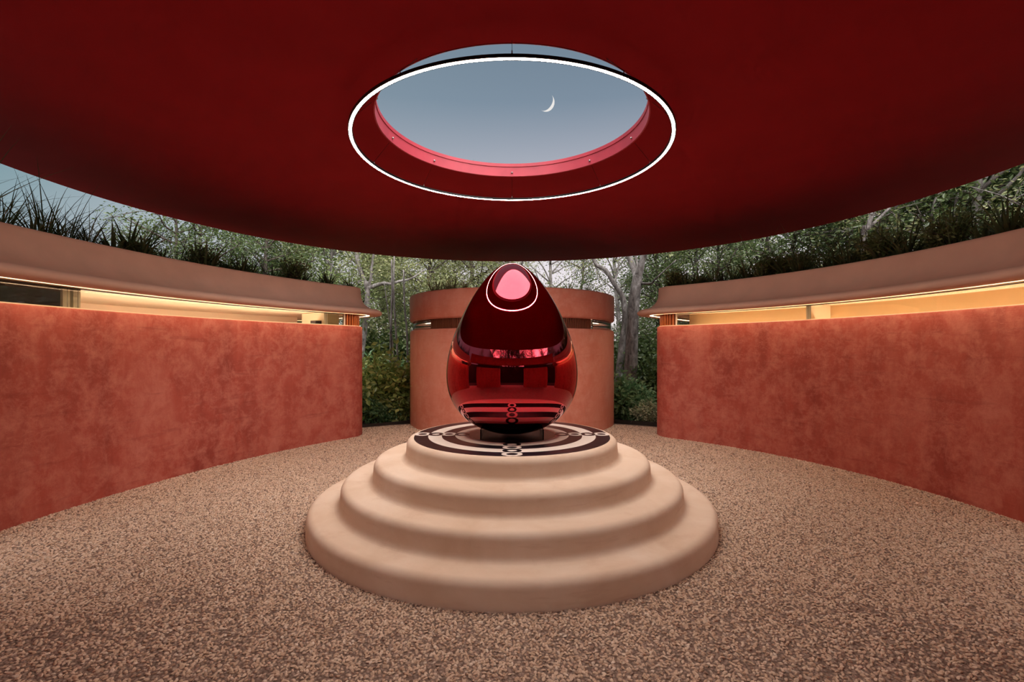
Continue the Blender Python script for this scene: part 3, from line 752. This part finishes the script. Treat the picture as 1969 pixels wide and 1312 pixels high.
# added behind the camera: tall crowns block low daylight, and the egg reflects them
ENT = [(-3.4, -4.6, 'dark', 1.3), (-1.1, -4.9, 'dark', 1.4), (1.2, -5.0, 'dark', 1.4), (3.4, -4.6, 'dark', 1.35), (-5.6, -3.6, 'dark', 1.2), (5.6, -3.4, 'dark', 1.3), (-8.2, -1.2, 'airy', 1.1), (7.9, -1.0, 'dark', 1.2), (-2.2, -7.4, 'dark', 1.5), (2.3, -7.4, 'dark', 1.5), (0, -7.0, 'dense', 1.5), (8.8, 2.2, 'dark', 1.15)]
EN = [(q[0], q[1]) for q in ENT]
for i, (x, y, k, s) in enumerate(ENT):
    plant_tree('tree', KIND[k], (x, y, -.03), i * 1.3, s, 'dark tree behind the viewer, %s from the left outside the entrance' % UNITS[1 + sorted(EN).index((x, y))], 'trees by the entrance')

# the two pale trunks in the right gap
def trunk_tree(name, label, curves, leaf, Y, bark):
    base = curves[0][0][0]; root = empty(name, at(*base[:2], Y) * 1.0)
    root.location.z = -.03; parts = []
    for pts, r0, r1 in curves:
        P = smoothpts([at(px, py, Y + dy) - root.location for px, py, dy in pts], 5)
        parts.append(tube(P, [r0 + (r1 - r0) * i / (len(P) - 1) for i in range(len(P))], 10))
    V, F = join(parts); link('trunk', mesh_data('trunk', V, F, bark), root)
    if leaf:
        cs = [tuple(at(px, py, Y + dy) - root.location) for px, py, dy in leaf[0]]
        V, F = leaf_cloud(cs, leaf[1], leaf[2], leaf[3]); link('foliage', mesh_data('foliage', V, F, leaf[4], False), root)
    return tag(root, label, 'tree')
Yt = 12.2
trunk_tree('tree', 'stout pale barked tree forking upward in the gap beside the right wall',
    [([(1208, 800, 0), (1211, 740, 0), (1214, 680, 0), (1216, 617, 0), (1220, 571, 0), (1225, 541, 0), (1226, 530, 0)], .185, .125),
     ([(1226, 536, 0), (1219, 518, .1), (1211, 497, .2), (1200, 470, .4), (1190, 420, .6)], .10, .05),
     ([(1226, 536, 0), (1232, 515, -.1), (1237, 495, -.2), (1250, 460, -.3), (1262, 420, -.4)], .105, .05),
     ([(1225, 530, 0), (1226, 512, .3), (1222, 490, .5), (1221, 440, .6)], .045, .02),
     ([(1231, 545, 0), (1252, 545, -.5), (1262, 535, -.7), (1300, 500, -.9)], .035, .012)],
    ([(random.uniform(1170, 1300), random.uniform(380, 470), random.uniform(-1, 1)) for _ in range(60)], 30, (.25, .25, .2), .08, M['leaf_olive']), Yt, M['bark_pale'])
trunk_tree('tree', 'slender curved grey trunk leaning beside the stout pale tree',
    [([(1186, 790, 0), (1190, 720, 0), (1196, 663, 0), (1202, 612, 0), (1198, 575, 0), (1188, 555, 0), (1179, 543, 0), (1165, 520, 0), (1146, 508, 0), (1135, 480, 0)], .10, .045),
     ([(1180, 545, 0), (1187, 525, .2), (1190, 500, .3)], .035, .015)],
    ([(random.uniform(1110, 1190), random.uniform(400, 505), random.uniform(-.6, .6)) for _ in range(40)], 18, (.2, .2, .16), .075, M['leaf_olive']), 12.9, M['bark_pale'])
trunk_tree('tree', 'grey tree with a long level bough above the left gap',
    [([(690, 800, 0), (694, 700, 0), (700, 640, 0), (706, 580, 0), (706, 556, 0), (698, 535, 0), (688, 505, 0), (684, 470, 0)], .09, .05),
     ([(706, 556, 0), (722, 549, 0), (738, 545, -.1), (752, 546, -.1), (768, 541, 0), (790, 536, .2), (815, 520, .4)], .062, .022),
     ([(708, 554, 0), (713, 535, 0), (716, 505, 0), (720, 480, 0)], .045, .03),
     ([(688, 545, .1), (700, 540, .1), (712, 552, 0)], .05, .05)],
    ([(random.uniform(660, 830), random.uniform(420, 535), random.uniform(-.7, .7)) for _ in range(70)], 28, (.24, .24, .18), .08, M['leaf_olive']), 13.2, M['bark_pale'])
for cs, lab in (([([(749, 760, 0), (751, 680, 0), (752, 620, 0), (754, 560, 0), (753, 500, 0)], .035, .022)], 'straight thin dark sapling in the left gap'),
            ([([(766, 770, 0), (764, 680, 0), (760, 620, 0), (757, 560, 0), (758, 490, 0)], .032, .018)], 'thin bent sapling close to the round pavilion in the left gap'),
            ([([(760, 700, 0), (752, 640, 0), (745, 590, 0), (738, 540, 0)], .018, .010)], 'thinnest leaning stem among the left gap saplings'),
            ([([(784, 760, 0), (783, 650, 0), (778, 590, 0), (776, 520, 0)], .03, .018)], 'pale stem rising beside the left rim of the round pavilion')):
    trunk_tree('sapling', lab, cs, None, 12.0, M['bark_pale'])
for cs, lab in (([([(1660, 470, 0), (1668, 440, 0), (1676, 415, 0), (1690, 390, 0)], .055, .03), ([(1668, 440, 0), (1690, 420, 0), (1715, 395, 0), (1740, 370, 0)], .03, .012)], 'pale forked leafless tree behind the grasses of the right roof'),
            ([([(1835, 400, 0), (1880, 375, 0), (1905, 345, 0), (1920, 322, 0), (1960, 300, 0)], .03, .014), ([(1860, 385, 0), (1890, 350, 0), (1897, 322, 0)], .018, .010), ([(1790, 420, 0), (1800, 380, 0), (1830, 352, 0)], .016, .010)], 'pale twisting leafless tree near the right end of the right roof')):
    pts0 = cs[0][0][0]
    cs[0][0].insert(0, (pts0[0] - 10, pts0[1] + 340, 0))
    trunk_tree('tree', lab, cs, None, 8.2, M['bark_pale'])
    
# shrubs
def make_shrub(seed, h, r, n, size, mat, aspect=.5):
    q = random.Random(seed); parts = []; cs = []
    for k in range(14):
        a = q.uniform(0, 2 * PI); rr_ = r * math.sqrt(q.random()); e = Vector((rr_ * math.cos(a), rr_ * math.sin(a), h * q.uniform(.55, 1) * (1 - .35 * (rr_ / r) ** 2)))
        P = smoothpts([(0, 0, 0), e * .5 + Vector((q.uniform(-.05, .05), q.uniform(-.05, .05), .06)), e], 4)
        parts.append(tube(P, [.014 * (1 - .7 * i / (len(P) - 1)) for i in range(len(P))], 5, False)); cs += [tuple(p) for p in P[2:]]
    V, F = join(parts); sm_ = mesh_data('stem', V, F, M['bark_dark'])
    V, F = leaf_cloud(cs, n, (r * .22, r * .22, h * .10), size, aspect, .6, .05); return sm_, mesh_data('foliage', V, F, mat, False)
S_big = make_shrub(1, 1.15, .55, 24, .095, M['leaf_yellow'], .55)
S_fern = make_shrub(2, .95, .55, 24, .10, M['leaf_fern'], .3)
S_small = make_shrub(3, .75, .42, 22, .09, M['leaf_fern'], .5)
S_pale = make_shrub(4, .55, .32, 22, .060, M['leaf_pale'], .5)
S_dark = make_shrub(5, 1.5, .7, 26, .12, M['leaf_dark'], .5)
def shrub(data, px, Y, s, label, group=None, rz=None):
    e = empty('shrub', ((px - 984.5) / FPX * Y, Y, -.03), None, random.uniform(0, 6) if rz is None else rz); e.scale = (s,) * 3
    link('stem', data[0], e); link('foliage', data[1], e); return tag(e, label, 'shrub', group)
shrub(S_big, 758, 10.75, 1.45, 'tall shrub with broad yellow green leaves in the left gap')
shrub(S_big, 715, 11.6, 1.35, 'broad leaved shrub half hidden behind the end of the left wall')
shrub(S_big, 770, 10.5, .75, 'low yellow green shrub at the left foot of the round pavilion')
shrub(S_fern, 705, 10.5, 0.9, 'dark fine leaved shrub at the gravel edge in the left gap, leftmost', 'low shrubs in the left gap')
shrub(S_fern, 722, 10.35, 0.8, 'dark fine leaved shrub at the gravel edge in the left gap, middle', 'low shrubs in the left gap')
shrub(S_fern, 742, 10.5, 0.7, 'dark fine leaved shrub at the gravel edge in the left gap, rightmost', 'low shrubs in the left gap')
shrub(S_fern, 700, 12.5, 1.3 * 1.25, 'feathery green undergrowth bush behind the left gap shrubs, leftmost', 'undergrowth behind the left gap')
shrub(S_fern, 740, 12.8, 1.25 * 1.25, 'feathery green undergrowth bush behind the left gap shrubs, middle', 'undergrowth behind the left gap')
shrub(S_fern, 790, 12.6, 1.2 * 1.25, 'feathery green undergrowth bush behind the left gap shrubs, rightmost', 'undergrowth behind the left gap')
shrub(S_small, 1207, 10.75, 1.0, 'light green leafy shrub in the right gap beside the round pavilion')
shrub(S_small, 1188, 10.9, 1.35, 'tallest light green shrub touching the right rim of the round pavilion')
shrub(S_small, 1230, 10.9, .95, 'middle green shrub in front of the stout pale trunk')
shrub(S_small, 1225, 10.55, .65, 'low green shrub at the gravel edge in the right gap')
shrub(S_pale, 1246, 10.3, .95, 'small shrub with whitish variegated leaves beside the right wall')
shrub(S_pale, 1258, 10.2, .8, 'smallest whitish leaved shrub tucked against the right wall end')
shrub(S_dark, 1180, 14, 1.2, 'dark thicket bush in the shade behind the right gap, leftmost', 'thicket behind the right gap')
shrub(S_dark, 1225, 14.2, 1.4, 'dark thicket bush in the shade behind the right gap, second from left', 'thicket behind the right gap')
shrub(S_dark, 1250, 13.2, 1.3, 'dark thicket bush in the shade behind the right gap, third from left', 'thicket behind the right gap')
shrub(S_dark, 1255, 12.2, 1.0, 'dark thicket bush in the shade behind the right gap, rightmost', 'thicket behind the right gap')
shrub(S_dark, 690, 14.5, 1.5, 'dark thicket bush in the shade behind the left gap, leftmost', 'thicket behind the left gap')
shrub(S_dark, 735, 14.8, 1.5, 'dark thicket bush in the shade behind the left gap, middle', 'thicket behind the left gap')
shrub(S_dark, 780, 14.6, 1.4, 'dark thicket bush in the shade behind the left gap, rightmost', 'thicket behind the left gap')

# grasses on the roofs
def make_grass(seed, n, ln, width, splay, curl, mat):
    q = random.Random(seed); V, F = [], []
    for _ in range(n):
        a = q.uniform(0, 2 * PI); L = ln * q.uniform(.45, 1.1); sp = splay * q.uniform(.15, 1.15); cu = curl * q.uniform(.3, 1.3); w = width * q.uniform(.6, 1.2)
        d = Vector((math.cos(a), math.sin(a), 0)); sd = Vector((-d.y, d.x, 0)); p = d * q.uniform(0, .05) + sd * q.uniform(-.04, .04); el = PI / 2 - sp; k = 6; b = len(V)
        for i in range(k + 1):
            f = i / k; ww = w * (1 - f ** 1.6) + .0008
            V += [tuple(p + sd * ww * .5), tuple(p - sd * ww * .5)]
            if i < k: F.append((b + 2 * i, b + 2 * i + 1, b + 2 * i + 3, b + 2 * i + 2))
            p = p + (d * math.cos(el) + Vector((0, 0, math.sin(el)))) * (L / k); el -= cu / k
    return mesh_data('grass_clump', V, F, mat, False)
G = [make_grass(1, 54, .92, .015, .80, .9, M['blade']), make_grass(2, 46, .74, .021, .85, 1.1, M['blade']), make_grass(3, 34, .62, .034, .8, .8, M['blade']),
     make_grass(4, 60, .42, .010, .9, 1.2, M['blade']), make_grass(5, 50, .78, .022, .55, .8, M['blade_dry'])]
B_low = make_shrub(6, .28, .22, 10, .055, M['leaf_dark'], .5); B_mid = make_shrub(7, .46, .26, 8, .050, M['leaf_mid'], .5)
def on_roof(O, i, d):
    q = O.B[i] + O.N[i] * (O.rc - d); return (q.x, q.y, 2.65)
def nth(k):
    if k < 20: return UNITS[k]
    t_, u_ = divmod(k, 10); w_ = {2: 'twent', 3: 'thirt', 4: 'fort'}[t_]
    return w_ + 'ieth' if u_ == 0 else w_ + 'y-' + UNITS[u_]
def roof_plants(O, side, thin_px, step, seed, tall=1.0):
    q = random.Random(seed); i = 2; rows = {'front row': [], 'back row': [], 'leafy': []}
    while i < O.n_in + 8:
        for d0 in (.24, .50):
            d = d0 + q.uniform(-.05, .08)
            if d0 > .4 and i >= O.n_in - 3: continue
            p_ = O.p(i, -.3, 0); px = 984.5 + FPX * p_[0] / p_[1]
            thin = thin_px(px)
            kind = q.choice([0, 0, 1]) if thin else q.choice([0, 0, 1, 1, 2, 2, 3])
            s = q.uniform(.62, 1.05) * tall
            o = link('grass_clump', G[kind], None, on_roof(O, i, d), (0, 0, q.uniform(0, 6.28)), s)
            rows['front row' if d0 < .4 else 'back row'].append((px, o))
            if q.random() < (.12 if thin else .22):
                e = empty('roof_shrub', on_roof(O, i, d + q.uniform(-.02, .16)), None, q.uniform(0, 6.28)); e.scale = (q.uniform(.7, 1.1),) * 3
                dat = B_low if q.random() < .5 else B_mid
                link('stem', dat[0], e); link('foliage', dat[1], e); rows['leafy'].append((px, e))
        i += max(1, int(round(step * q.uniform(.7, 1.3))))
    for row, lst in rows.items():
        for k, (px, o) in enumerate(sorted(lst, key=lambda w_: w_[0])):
            if row == 'leafy': tag(o, 'low leafy plant among the %s roof grasses, %s from the left' % (side, nth(k + 1)), 'shrub', 'leafy plants on the %s roof' % side)
            else: tag(o, 'dark spiky grass clump on the %s roof, %s, %s from the left' % (side, row, nth(k + 1)), 'grass', 'grasses on the %s roof' % side)
roof_plants(OL, 'left', lambda px: px < 190, 5, 21, .98)
roof_plants(OR, 'right', lambda px: False, 5, 22, 1.05)
q = random.Random(5)
for k in range(13):
    a = -PI / 2 + math.radians(-78 + 13 * k + q.uniform(-4, 4)); r = PR - .32 - q.uniform(0, .25)
    left = k < 4
    o = link('grass_clump', G[4] if left else G[q.choice([3, 4, 3])], None, (PC.x + r * math.cos(a), PC.y + r * math.sin(a), 2.63), (0, 0, q.uniform(0, 6)), q.uniform(.6, .95) if left else q.uniform(.4, .65))
    tag(o, ('tall straw coloured' if left else 'short green and straw') + ' grass clump on the round pavilion, ' + ('leftmost' if k == 0 else 'rightmost' if k == 12 else ORD[k] + ' from the left'), 'grass', 'grasses on the round pavilion')
